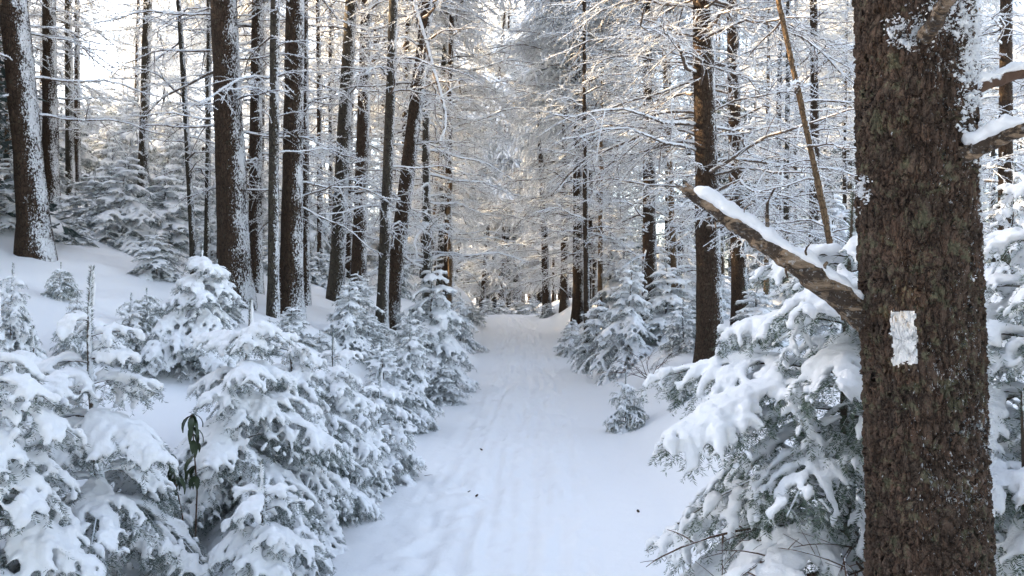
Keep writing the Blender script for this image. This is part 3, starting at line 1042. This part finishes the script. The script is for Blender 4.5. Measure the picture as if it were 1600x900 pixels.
placed = []
for i in range(4000):
    if len(placed) >= 95:
        break
    y = rng.uniform(16, 56)
    px = rng.uniform(-60, 1660) if i % 3 else rng.uniform(640, 960)
    x = (px - 800) / F_PX * y
    d = x - float(trail_x(np.array(y)))
    if -1.9 < d < 1.8 and y < 41:
        continue
    if 90 < px < 205:
        continue
    if any((x - a) ** 2 + (y - b) ** 2 < 1.3 ** 2 for a, b in placed):
        continue
    placed.append((x, y))
    side = "left" if d < 0 else "right"
    dep = "middle" if y < 30 else "deep"
    lab = {("left", "middle"): "slim frosted spruce among the middle wood left of the trail", ("left", "deep"): "far frosted spruce deep in the wood left of the trail",
           ("right", "middle"): "slim frosted spruce among the middle wood right of the trail", ("right", "deep"): "far frosted spruce deep in the wood right of the trail"}[(side, dep)]
    far_tree(x, y, int(rng.integers(0, 6)), lab, f"frosted spruces in the {dep} wood {side} of the trail", rng.uniform(.75, 1.15), rng.uniform(-.5, .5), rng.uniform(6.5, 9.5))


for i in range(16):
    y = rng.uniform(43, 58)
    px = rng.uniform(735, 890)
    if i < 6:
        px, y = 752 + 11 * i, 43 + i % 3
    far_tree((px - 800) / F_PX * y, y, int(rng.integers(0, 6)), "far frosted spruce closing the view where the trail drops out of sight",
             "frosted spruces beyond the end of the trail", rng.uniform(1.35, 1.65), rng.uniform(-.5, .5), rng.uniform(3.0, 5.0))
for px, dist, top, k in ((100, 22, 165, 0), (135, 26, 150, 1), (170, 24, 185, 2), (205, 21, 150, 0), (155, 31, 120, 1), (190, 30, 135, 0), (262, 24, 140, 1), (285, 20, 190, 2),
                          (60, 30, 175, 1), (120, 36, 150, 2), (185, 40, 165, 0), (235, 33, 170, 1), (275, 38, 175, 2), (310, 30, 190, 0), (350, 36, 195, 1), (395, 42, 205, 2), (420, 33, 210, 0)):
    mid_fir(px, dist, top, 60, k, "far fir below the bright gap in the trees on the left", "far firs below the bright gap on the left")


under = []
for i in range(3000):
    if len(under) >= 46:
        break
    y = rng.uniform(16, 42)
    px = rng.uniform(0, 1340)
    x = (px - 800) / F_PX * y
    d = x - float(trail_x(np.array(y)))
    if -2.0 < d < 1.9 or any((x - a) ** 2 + (y - b) ** 2 < 1.6 for a, b in under):
        continue
    under.append((x, y))
    h_ = rng.uniform(1.0, 2.6) * (1.2 if d < 0 else 1.0)
    side = "left" if d < 0 else "right"
    base = at(px, y)[2]
    mid_fir(px, y, 450 - (base + h_ - CAM_Z) * F_PX / y, 0.36 * h_ * F_PX / y, int(rng.integers(0, 3)), f"young snowy fir in the undergrowth of the wood {side} of the trail",
            f"undergrowth firs in the wood {side} of the trail")


# far-off wood closing every view, with unseen nearer trees added for shade, one mass
def far_and_shade_wood():
    rng = np.random.default_rng(91)
    mb = MB()
    mbt = MB()
    n = 0
    shade_spots = []
    while len(shade_spots) < 165:
        x, y = (rng.uniform(-24, -6.5), rng.uniform(2.5, 26)) if len(shade_spots) < 62 else (rng.uniform(-15, 15), rng.uniform(-16, 3.5))  # first lot: unseen trees added on the left to keep sun off the path
        if (800 + F_PX * x / y < -150 if len(shade_spots) < 62 else (abs(x + .6) > (4.4 if y < 1 else 5.2) if y > -6 else abs(x + .6) > 2.0)) and all((x - q[0]) ** 2 + (y - q[1]) ** 2 > 2.4 for q in shade_spots):  # the rest: unseen trees added around the camera to dim the foreground
            shade_spots.append((x, y))
    while n < 470:
        a = rng.uniform(math.radians(-85), math.radians(60)) if n % 5 else rng.uniform(math.radians(-8), math.radians(7))
        lo = (52 if a < math.radians(2) else 36) if a > math.radians(-40) and a < math.radians(36) else 27
        if abs(a) < math.radians(5):
            lo = 60
        if math.radians(-31) < a < math.radians(-25):
            lo = 85
        R = lo + (95 - lo) * rng.random() ** 1.2
        x, y = R * math.sin(a), R * math.cos(a)
        if n >= len(shade_spots) and math.radians(-86) < a < math.radians(-50):
            continue
        if lo == 27 and abs(x) < 9:
            continue
        if n < len(shade_spots):
            x, y = shade_spots[n]
        z = float(height(np.array(x), np.array(y)))
        H = rng.uniform(4.5, 6.5) if n < 62 else rng.uniform(11, 15) if n < len(shade_spots) else rng.uniform(11, 16)
        P = np.array([[x, y, z - .3], [x + rng.normal() * .1, y, z + H * .5], [x + rng.normal() * .2, y, z + H]])
        mbt.tubes(P[None], np.array([[.13, .09, .02]]), 7)
        m = 70 if n < len(shade_spots) else 40
        zz = rng.uniform(.36 if 62 <= n < len(shade_spots) else .10, 1, m)
        az = rng.uniform(0, 6.28, m)
        L = (2.3 * (1 - zz) ** .7 + .3) * rng.uniform(.6, 1.1, m)
        u = np.linspace(0, 1, 4)
        rr = L[:, None] * u
        B = np.stack([x + np.cos(az)[:, None] * rr, y + np.sin(az)[:, None] * rr, z + H * zz[:, None] + L[:, None] * (.1 * u - .45 * u ** 2)], -1)
        B2 = grow(B, rng, 4, .1, 1, .9, .4, .6, K=3, droop=.5, jitter=.25, lmin=.2, lmax=.8)
        needles(mb, B, rng, 9, .24, .085)
        needles(mb, B2, rng, 11, .22, .075)
        n += 1
    w = link("distant_and_shade_wood", mb.mesh("distant_and_shade_wood", M_NEEDLE_FAR, False))
    tag(w, "far-off frosted wood closing the view beyond the trees, plus unseen nearer trees added for shade", "wood", kind="stuff")
    t = link("trunks", mbt.mesh("trunks", M_BARK_GREY), w)
    t["kind"] = "stuff"


far_and_shade_wood()


# ------------------------------------------------------------------ the blazed tree
def limb_mat():
    """A dead limb: grey-brown bark flaking off tan, weathered wood."""
    m, nt, b = new_mat("weathered_limb", .8, .2)
    v = coords(nt)
    tc = N(nt, "ShaderNodeTexCoord")
    mp = N(nt, "ShaderNodeMapping")
    mp.inputs["Rotation"].default_value = (0, math.radians(36), 0)
    mp.inputs["Scale"].default_value = (.12, 1, 1)
    nt.links.new(tc.outputs["Object"], mp.inputs["Vector"])
    grain = noise(nt, mp.outputs[0], 130, 4, .65, .4)
    c = mix(nt, mapr(nt, grain, .3, .7), (.12, .083, .055), (.36, .265, .18))
    pt_ = noise(nt, mp.outputs[0], 34, 5, .7)
    rm = mapr(nt, pt_, .47, .53)
    c = mix(nt, rm, c, (.060, .044, .033))
    sp = noise(nt, v, 75, 4, .7)
    c = mix(nt, mapr(nt, sp, .56, .66, 0, .85), c, (.42, .41, .39))
    nt.links.new(c, b.inputs["Base Color"])
    h = math_n(nt, 'ADD', math_n(nt, 'MULTIPLY', grain, .6), math_n(nt, 'ADD', rm, sp))
    bump(nt, b, h, 1.0, .006)
    return m


M_LIMB = limb_mat()


def hero_bark(name, paint=False):
    m, nt, b = new_mat(name, 0.85, 0.2)
    m.displacement_method = 'BOTH'
    v = coords(nt)
    vs = coords(nt, (1, 1, 0.46))
    ncol = N(nt, "ShaderNodeTexNoise", Scale=16, Detail=4, Roughness=.65)
    nt.links.new(vs, ncol.inputs["Vector"])
    off = N(nt, "ShaderNodeVectorMath", operation='SUBTRACT')
    nt.links.new(ncol.outputs["Color"], off.inputs[0])
    off.inputs[1].default_value = (.5, .5, .5)
    sc = N(nt, "ShaderNodeVectorMath", operation='SCALE')
    sc.inputs["Scale"].default_value = 0.07
    nt.links.new(off.outputs[0], sc.inputs[0])
    ad = N(nt, "ShaderNodeVectorMath", operation='ADD')
    nt.links.new(vs, ad.inputs[0])
    nt.links.new(sc.outputs[0], ad.inputs[1])
    e1 = N(nt, "ShaderNodeTexVoronoi", feature='DISTANCE_TO_EDGE', Scale=56)
    e2 = N(nt, "ShaderNodeTexVoronoi", feature='DISTANCE_TO_EDGE', Scale=95)
    f1 = N(nt, "ShaderNodeTexVoronoi", feature='F1', Scale=56)
    for x in (e1, e2, f1):
        nt.links.new(ad.outputs[0], x.inputs["Vector"])
    plate = mapr(nt, e1.outputs["Distance"], 0.0, 0.20)
    sub = mapr(nt, e2.outputs["Distance"], 0.0, 0.25)
    cell = N(nt, "ShaderNodeSeparateColor")
    nt.links.new(f1.outputs["Color"], cell.inputs[0])
    big = noise(nt, coords(nt, (1, 1, .5)), 9, 4, .6)
    fine = noise(nt, v, 120, 4, .7)
    h = math_n(nt, 'ADD', math_n(nt, 'MULTIPLY', plate, 0.9), math_n(nt, 'MULTIPLY', sub, 0.35))
    h = math_n(nt, 'MULTIPLY', h, math_n(nt, 'ADD', math_n(nt, 'MULTIPLY', cell.outputs[0], .9), .45))
    h = math_n(nt, 'ADD', h, math_n(nt, 'ADD', math_n(nt, 'MULTIPLY', big, 1.6), math_n(nt, 'MULTIPLY', fine, .7)))
    if paint:
        c = mix(nt, mapr(nt, plate, .0, .10, .35, 0), (.86, .86, .85), (.20, .17, .15))
        c = mix(nt, mapr(nt, noise(nt, v, 55, 4, .7), .72, .80), c, (.20, .17, .15))
        c = mix(nt, mapr(nt, fine, .3, .7, .0, .16), c, (.45, .43, .40))
    else:
        c = mix(nt, mapr(nt, noise(nt, v, 13, 4, .7), .3, .7), (.044, .027, .018), (.15, .092, .064))
        c = mix(nt, mapr(nt, cell.outputs[1], .2, 1, 0, .45), c, (.11, .088, .070))
        c = mix(nt, mapr(nt, plate, 0, .5, .8, 0), c, (.010, .007, .005))
        c = mix(nt, mapr(nt, sub, 0, .5, .6, 0), c, (.016, .011, .008))
        c = mix(nt, mapr(nt, fine, .45, .75, 0, .6), c, (.13, .105, .085))
        # grey-green lichen, thicker to the left and low down
        lich = math_n(nt, 'ADD', noise(nt, v, 26, 5, .75), math_n(nt, 'MULTIPLY', noise(nt, v, 4.2, 2), .35))
        c = mix(nt, mapr(nt, lich, .72, .80, 0, .65), c, (.125, .130, .080))
        # small frozen flecks, mostly on the windward side
        fl = math_n(nt, 'ADD', math_n(nt, 'ADD', noise(nt, v, 60, 4, .75), math_n(nt, 'MULTIPLY', noise(nt, v, 5.5, 3), .5)), math_n(nt, 'MULTIPLY', dotn(nt, (.9, .2, .1)), .17))
        c = mix(nt, mapr(nt, fl, .955, .99), c, (.74, .77, .79))
    nt.links.new(c, b.inputs["Base Color"])
    d = N(nt, "ShaderNodeDisplacement", Midlevel=1.5, Scale=0.0095)
    nt.links.new(h, d.inputs["Height"])
    nt.links.new(d.outputs[0], nt.nodes["Material Output"].inputs["Displacement"])
    return m


def hero_tree():
    dist = 2.12
    p = at(1438, dist)
    e = empty("blazed_spruce", p, "massive foreground trunk with a white painted blaze and a broken snowy limb", "tree")
    zb = float(p[2])
    z = np.concatenate([np.linspace(-.3, .6 - zb + .1, 12), np.linspace(.74 - zb, 2.50 - zb, 560), np.linspace(2.6 - zb, 14, 50)])
    S = 330
    dia = 166 / F_PX * dist
    Px = -0.015 * (z - 1.4) + .012 * np.sin(z * 2.1)
    P = np.stack([Px, .01 * np.sin(z * 1.7), z], -1)
    r = dia / 2 * (1.0 + .035 * (1.4 - z) / 1.4) * (1 + .35 * np.exp(-np.maximum(z, 0) / .25))
    r = np.where(z > 2.6 - zb, r * np.clip(1 - (z - 2.5) / 13, .1, 1), r)
    a = np.arange(S) * 2 * math.pi / S
    out = np.stack([np.cos(a), np.sin(a), 0 * a], -1)
    q = np.stack([np.cos(a)[None] * 1.3 + 0 * z[:, None], np.sin(a)[None] * 1.3 + 0 * z[:, None], z[:, None] * .9 + 0 * a[None]], -1)
    k = 1 + .045 * fbm(q * 1.6, 3, 5) + .012 * fbm(q * 7, 2, 15)
    V = P[:, None, :] + out[None] * (r[:, None] * k)[..., None]
    ii = np.arange(len(z) - 1)[:, None] * S
    s = np.arange(S)[None]
    s2 = (s + 1) % S
    Q = np.stack([ii + s, ii + s2, ii + S + s2, ii + S + s], -1).reshape(-1, 4)
    V = V.reshape(-1, 3)
    cen = V[Q].mean(1)
    wx = cen[:, 0] + p[0]
    wy = cen[:, 1] + p[1]
    wz = cen[:, 2] + p[2]
    px = 800 + F_PX * wx / wy
    py = 450 - F_PX * (wz - CAM_Z) / wy
    rag = 5.0 * fbm(cen * 70, 3, 3)
    fade = 10 * fbm(cen * 110, 2, 8)
    on = (cen[:, 1] < 0) & (np.abs(px - 1413 - 2 * np.sin(py * .06)) < 18.5 + rag) & (py > 486 + .5 * rag) & (py < 566 + rag + np.abs(fade) * 1.2)
    for name, mk, mat in (("trunk", ~on, hero_bark("old_spruce_bark")), ("painted_blaze", on, hero_bark("weathered_white_paint", True))):
        qq = Q[mk]
        used, inv = np.unique(qq, return_inverse=True)
        mb = MB()
        mb.add(V[used], inv.reshape(-1, 4))
        o = link(name, mb.mesh(name, mat), e)
        if name == "painted_blaze":
            o["label"] = "flaking white rectangle of paint"

    def pt(px, py, d):
        return np.array([(px - 800) / F_PX * d, d, CAM_Z + (450 - py) / F_PX * d]) - p

    def limb(name, pts, radii, snow_r, mat, seed, stubs=(), label=None, broken=False, cover=(0.05, .95)):
        rg = np.random.default_rng(seed)
        pts = np.array(pts)
        tt = np.linspace(0, 1, len(pts))
        n = 60
        u = np.linspace(0, 1, n)
        C = np.stack([np.interp(u, tt, pts[:, i]) for i in range(3)], -1)
        for _ in range(6):
            C[1:-1] = (C[:-2] + 2 * C[1:-1] + C[2:]) / 4
        C = C + 0.004 * np.stack([vnoise(np.stack([u * 14, u * 0 + i, u * 0 + seed], -1), i) for i in range(3)], -1)
        R = np.interp(u, np.linspace(0, 1, len(radii)), radii)
        mb = MB()
        mb.tubes(C[None], R[None], 20)
        v = mb.v[0]
        c = np.repeat(C, 20, 0)
        kk = .10 * fbm(v * 45, 3, seed) + .06 * fbm(v * np.array([120, 120, 120]), 2, seed + 3)
        for (us, amp) in ((.20, .30), (.33, .40), (.48, .25), (.62, .50), (.74, .30), (.86, .35)):
            kk = kk + amp * np.exp(-((np.repeat(u, 20) - us) / .018) ** 2) * (.5 + .5 * vnoise(v * 25, seed))
        mb.v[0] = c + (v - c) * (1 + kk)[:, None]
        if broken:   # splintered end
            T = nrm((C[-1] - C[-3])[None])[0]
            sp = []
            for j in range(11):
                o0 = C[-1] + rg.normal(size=3) * R[-1] * .55 - T * .02
                l = rg.uniform(.015, .05)
                w = nrm((T + rg.normal(size=3) * .22)[None])[0]
                sp.append(np.stack([o0, o0 + w * l * .6, o0 + w * l]))
            mb.tubes(np.array(sp), np.tile(np.array([[.0065, .0045, .0006]]), (11, 1)), 5)
            mb.add(np.stack([C[-1] + x for x in (v[-20:] - C[-1])]), None, [[0, i, i + 1] for i in range(1, 19)])
        for (us, d, l, rr) in stubs:
            o0 = C[int(us * (n - 1))]
            d = nrm(np.array(d, float)[None])[0]
            b = np.stack([o0 + d * l * x + np.array([.006 * math.sin(7 * x), 0, .004 * math.cos(9 * x)]) for x in np.linspace(0, 1, 7)])
            mb.tubes(b[None], (rr * np.linspace(1, .35, 7))[None], 8)
        o = link(name, mb.mesh(name, mat), e)
        if label:
            o["label"] = label
        if snow_r:
            sn = MB()
            n2 = 26
            us = np.linspace(cover[0], cover[1], n2)
            S1 = np.stack([np.interp(us, u, C[:, i]) for i in range(3)], -1)
            Rr = np.interp(us, u, R)
            for lat, sc_ in ((0, 1.0), (.5, .7), (-.5, .7)):
                T = nrm(np.gradient(S1, axis=0))
                sd_ = nrm(np.cross(T, UP))
                sr = snow_r * sc_ * (.75 + .5 * rg.random(n2)) * (1 + .6 * vnoise(np.stack([us * 11, us * 0 + lat, us * 0], -1), seed))
                sr[0] = sr[-1] = .0004
                sn.tubes((S1 + UP * (Rr * (.95 - .25 * abs(lat)) + sr * .22)[:, None] + sd_ * (Rr * lat * 1.2)[:, None])[None], sr[None], 10, squash=.75)
            link("snow", remeshed(sn, .006, M_SNOW, 3, .006, 28, seed), o)
        return o

    limb("broken_limb", [pt(1385, 525, 2.20), pt(1310, 462, 2.16), pt(1250, 415, 2.13), pt(1190, 378, 2.17), pt(1130, 335, 2.2), pt(1072, 296, 2.24)],
         [.046, .034, .029, .025, .020, .015], .022, M_LIMB, 41,
         stubs=[(.27, (-.25, -.5, .8), .085, .010), (.27, (.1, -.7, -.5), .05, .010), (.60, (.10, -.35, 1), .15, .0075), (.45, (-.3, -.5, -.5), .07, .006), (.80, (-.5, -.4, -.6), .05, .005), (.72, (.3, -.5, .9), .07, .004), (.36, (-.2, -.6, .9), .09, .005)],
         label="snapped limb capped with snow", broken=True, cover=(.10, .975))
    limb("branch_stub", [pt(1500, 242, 2.0), pt(1540, 226, 1.97), pt(1580, 208, 1.93), pt(1640, 180, 1.88)], [.024, .020, .019, .015], .021, M_LIMB, 42,
         label="pale bare stub topped with snow", cover=(.04, .97))
    limb("branch_stub", [pt(1440, 62, 2.0), pt(1458, 38, 1.93), pt(1475, 12, 1.88), pt(1500, -40, 1.80)], [.020, .017, .015, .012], .0, M_LIMB, 43)
    limb("branch_stub", [pt(1510, 140, 2.12), pt(1560, 124, 2.16), pt(1640, 100, 2.2), pt(1760, 60, 2.3)], [.018, .016, .014, .01], .014, M_TWIG, 44)

    # rime packed on the windward edge and at the upper branch stub
    rg = np.random.default_rng(45)
    mb = MB()
    pts = []
    for i in range(3000):
        zz = rg.uniform(.7, 2.5)
        aa = rg.normal(-.10, .34)
        up = sstep((zz - 1.7) / .5)
        dens = .10 + .9 * up
        if rg.random() > dens * (0.65 + .9 * float(vnoise(np.array([aa * 3, zz * 5, 2.0]), 4))):
            continue
        zz2 = zz - zb
        rr = np.interp(zz2, z, r) + .007
        pts.append((np.array([np.interp(zz2, z, Px) + rr * math.cos(aa), rr * math.sin(aa), zz2]), rg.uniform(.0018, .0050) * (.7 + .5 * up)))
    for (cx, cy, n, sx, sy) in ((1418, 52, 150, 15, 14), (1465, 25, 110, 26, 16), (1350, 300, 60, 7, 12), (1512, 70, 330, 11, 60)):
        for i in range(n):
            q = pt(cx + rg.normal() * sx, cy + rg.normal() * sy, 1.0) + p
            dirv = q - np.array([0, 0, CAM_Z])
            # onto the trunk's surface
            best = None
            for dd in np.linspace(1.8, 2.2, 81):
                w = np.array([0, 0, CAM_Z]) + dirv * dd - p
                rad = np.interp(w[2], z, r) + .006
                if (w[0] - np.interp(w[2], z, Px)) ** 2 + w[1] ** 2 < rad ** 2:
                    best = w
                    break
            if best is not None:
                pts.append((best, rg.uniform(.0018, .0058)))
    fl = MB()
    cc = np.array([q[0] for q in pts])
    for rep in range(7):
        oo = nrm(np.stack([cc[:, 0], cc[:, 1], 0 * cc[:, 0]], -1))
        fl.blades(cc + .005 * rg.normal(size=cc.shape), nrm(oo + .8 * rg.normal(size=cc.shape)), rg.uniform(.004, .012, len(cc)), .005)
    for c, rr in pts:
        if rr < .0032 or rg.random() < .5:
            continue
        rr *= 1.25
        d = nrm(rg.normal(size=(1, 3)))[0]
        L = np.stack([c - d * rr, c - d * rr * .6, c, c + d * rr * .6, c + d * rr])
        mb.tubes(L[None], rr * np.array([[.03, .8, 1, .8, .03]]), 6)
    crust = link("rime_crust", remeshed(mb, .0024, M_SNOW, 1, .003, 160, 5), e)
    nfl = 15000
    zz = rg.uniform(.75, 2.5, nfl)
    aa = rg.normal(-.08, .42, nfl)
    pat = fbm(np.stack([aa * 5, zz * 9, zz * 0], -1), 3, 14) + .55 * sstep((zz - 1.75) / .4) - .10 - .5 * np.abs(aa + .1)
    kk = pat > rg.uniform(0, .5, nfl)
    zz, aa = zz[kk] - zb, aa[kk]
    rr = np.interp(zz, z, r)
    O = np.stack([np.cos(aa), np.sin(aa), 0 * aa], -1)
    pp = np.stack([np.interp(zz, z, Px), 0 * zz, zz], -1) + O * (rr + .004)[:, None]
    fl.blades(pp, nrm(O + .7 * rg.normal(size=O.shape)), rg.uniform(.006, .016, len(pp)), .0065)
    link("frost_flakes", fl.mesh("frost_flakes", M_RIME, False), crust)
    return e


hero_tree()


# ------------------------------------------------------------------ small things
def bare_shrub(px, dist, label, seed, n=12, L=.55):
    rg = np.random.default_rng(seed)
    p = at(px, dist)
    e = empty("bare_shrub", p, label, "shrub")
    mb = MB()
    az = rg.uniform(0, 6.28, n)
    u = np.linspace(0, 1, 8)
    ln = L * rg.uniform(.5, 1.1, n)
    el = rg.uniform(.15, 1.1, n)
    B = np.stack([np.cos(az)[:, None] * np.cos(el)[:, None] * ln[:, None] * u + .02 * np.sin(u * 9 + az[:, None]),
                  np.sin(az)[:, None] * np.cos(el)[:, None] * ln[:, None] * u,
                  np.sin(el)[:, None] * ln[:, None] * u * (1.1 - .35 * u) + .015 * np.sin(u * 7 + 3 * az[:, None])], -1)
    mb.tubes(B, np.tile(np.linspace(.0055, .0018, 8), (n, 1)), 6)
    B2 = grow(B, rg, 14, .2, 1, .8, .5, .6, K=5, droop=.1, jitter=.4, lmin=.05, lmax=.35)
    mb.tubes(B2, np.tile(np.linspace(.0026, .0010, 5), (len(B2), 1)), 4)
    B3 = grow(B2, rg, 14, .2, 1, .8, .5, .6, K=4, droop=.1, jitter=.4, lmin=.03, lmax=.15)
    mb.tubes(B3, np.tile(np.linspace(.0014, .0007, 4), (len(B3), 1)), 3)
    link("stems", mb.mesh("stems", M_TWIG), e)
    return e


bare_shrub(1015, 11.5, "leafless thin shrub in front of the right bank fir cluster", 52, 9, .8)


def rhododendron():
    p = at(302, 4.22)
    e = empty("rhododendron", p, "small rhododendron with dark drooping leaves poking out between the left firs", "shrub")
    rg = np.random.default_rng(53)
    mb = MB()
    top = CAM_Z + (450 - 648) / F_PX * 4.22 - p[2]
    S = np.array([[[0, 0, -.1], [.02, 0, top * .5], [.0, -.02, top]], [[0, 0, -.1], [-.05, -.02, top * .35], [-.10, -.05, top * .75]]])
    mb.tubes(S, np.tile(np.array([[.0045, .004, .003]]), (2, 1)), 6)
    link("stems", mb.mesh("stems", M_TWIG), e)
    lf = MB()
    for st, n in ((S[0], 24), (S[1], 18)):
        for i in range(n):
            f = 1 - .45 * rg.random() ** 1.6
            q0 = st[1] * (1 - (f - .45) / .55) + st[2] * ((f - .45) / .55)
            az = i * 2.4 + rg.uniform(0, .6)
            o = np.array([math.cos(az), math.sin(az), 0])
            l = rg.uniform(.06, .105)
            out = rg.uniform(.25, .8)
            pts = np.stack([q0 + o * l * out * math.sin(min(1.4, s * 1.8)) + np.array([0, 0, .01 - l * s ** 1.5]) for s in np.linspace(0, 1, 6)])
            w = np.array([.002, .011, .016, .014, .009, .001])
            sd_ = np.array([-o[1], o[0], 0])
            L = pts - sd_ * w[:, None]
            Rr = pts + sd_ * w[:, None]
            mid = pts - o * .005
            V = np.concatenate([L, mid, Rr])
            Q = [[k, k + 1, k + 7, k + 6] for k in range(5)] + [[k + 6, k + 7, k + 13, k + 12] for k in range(5)]
            lf.add(V, Q)
    m, nt, b = new_mat("rhododendron_leaf", .4, .4)
    c = mix(nt, noise(nt, coords(nt), 30), (.020, .035, .015), (.05, .075, .03))
    nt.links.new(c, b.inputs["Base Color"])
    link("leaves", lf.mesh("leaves", m), e)


rhododendron()


def dead_lower_branches(e):
    """Leafless lower boughs of the fir beside the blazed trunk, bare brown twigs reaching out over the snow."""
    rg = np.random.default_rng(54)
    n = 9
    az = rg.normal(math.radians(222), .42, n)
    z = rg.uniform(.26, .52, n)
    L = rg.uniform(.7, 1.1, n)
    u = np.linspace(0, 1, 9)
    rr = L[:, None] * u
    B = np.stack([np.cos(az)[:, None] * rr + .03 * np.sin(u * 8 + az[:, None] * 3), np.sin(az)[:, None] * rr,
                  z[:, None] + L[:, None] * (.10 * u - .12 * u ** 2) + .02 * np.sin(u * 6 + 9 * z[:, None])], -1)
    mb = MB()
    mb.tubes(B, np.tile(np.linspace(.0075, .0022, 9), (n, 1)), 6)
    B2 = grow(B, rg, 10, .3, 1, .8, .35, .6, K=5, droop=.15, jitter=.4, lmin=.06, lmax=.35)
    mb.tubes(B2, np.tile(np.linspace(.0030, .0012, 5), (len(B2), 1)), 4)
    B3 = grow(B2, rg, 12, .2, 1, .8, .5, .6, K=4, droop=.1, jitter=.4, lmin=.03, lmax=.15)
    mb.tubes(B3, np.tile(np.linspace(.0016, .0008, 4), (len(B3), 1)), 3)
    o = link("dead_branches", mb.mesh("dead_branches", M_TWIG), e)
    o["label"] = "leafless brown lower branches"


dead_lower_branches(blaze_fir)


def debris():
    items = [(745, 776, "dark bark chip lying on the left half of the path", .04), (733, 770, "smaller chip beside the dark bark chip on the path", .026),
             (997, 800, "dark speck of bark at the right side of the path", .04), (667, 742, "thin twig lying on the snow by the left path edge", .11),
             (752, 706, "tiny bark crumb in the middle distance of the path", .045)]
    for (px, py, label, s) in items:
        y = 3.0
        for _ in range(60):
            z = float(height(np.array((px - 800) / F_PX * y), np.array(y)))
            y = (CAM_Z - z) / ((py - 450) / F_PX)
        x = (px - 800) / F_PX * y
        z = float(height(np.array(x), np.array(y)) + trail_detail(np.array(x), np.array(y)))
        rg = np.random.default_rng(int(px))
        mb = MB()
        u = np.linspace(-.5, .5, 6)
        a = rg.uniform(0, 3)
        C = np.stack([np.cos(a) * u * s, np.sin(a) * u * s, .003 + .004 * np.sin(u * 5)], -1)
        wd = .004 if "twig" in label else s * .27
        mb.tubes(C[None], (wd * np.array([.2, .8, 1, .9, .7, .2]))[None], 6, squash=.5)
        o = link("bark_chip" if "twig" not in label else "twig", mb.mesh("bark_chip", M_TWIG_DARK), None, (x, y, z + .006))
        tag(o, label, "debris", "bits of bark on the snow")


M_TWIG_DARK, _nt, _b = new_mat("dark_chip", .9, .1)
_c = mix(_nt, noise(_nt, coords(_nt), 90), (.03, .02, .015), (.09, .06, .04))
_nt.links.new(_c, _b.inputs["Base Color"])
debris()
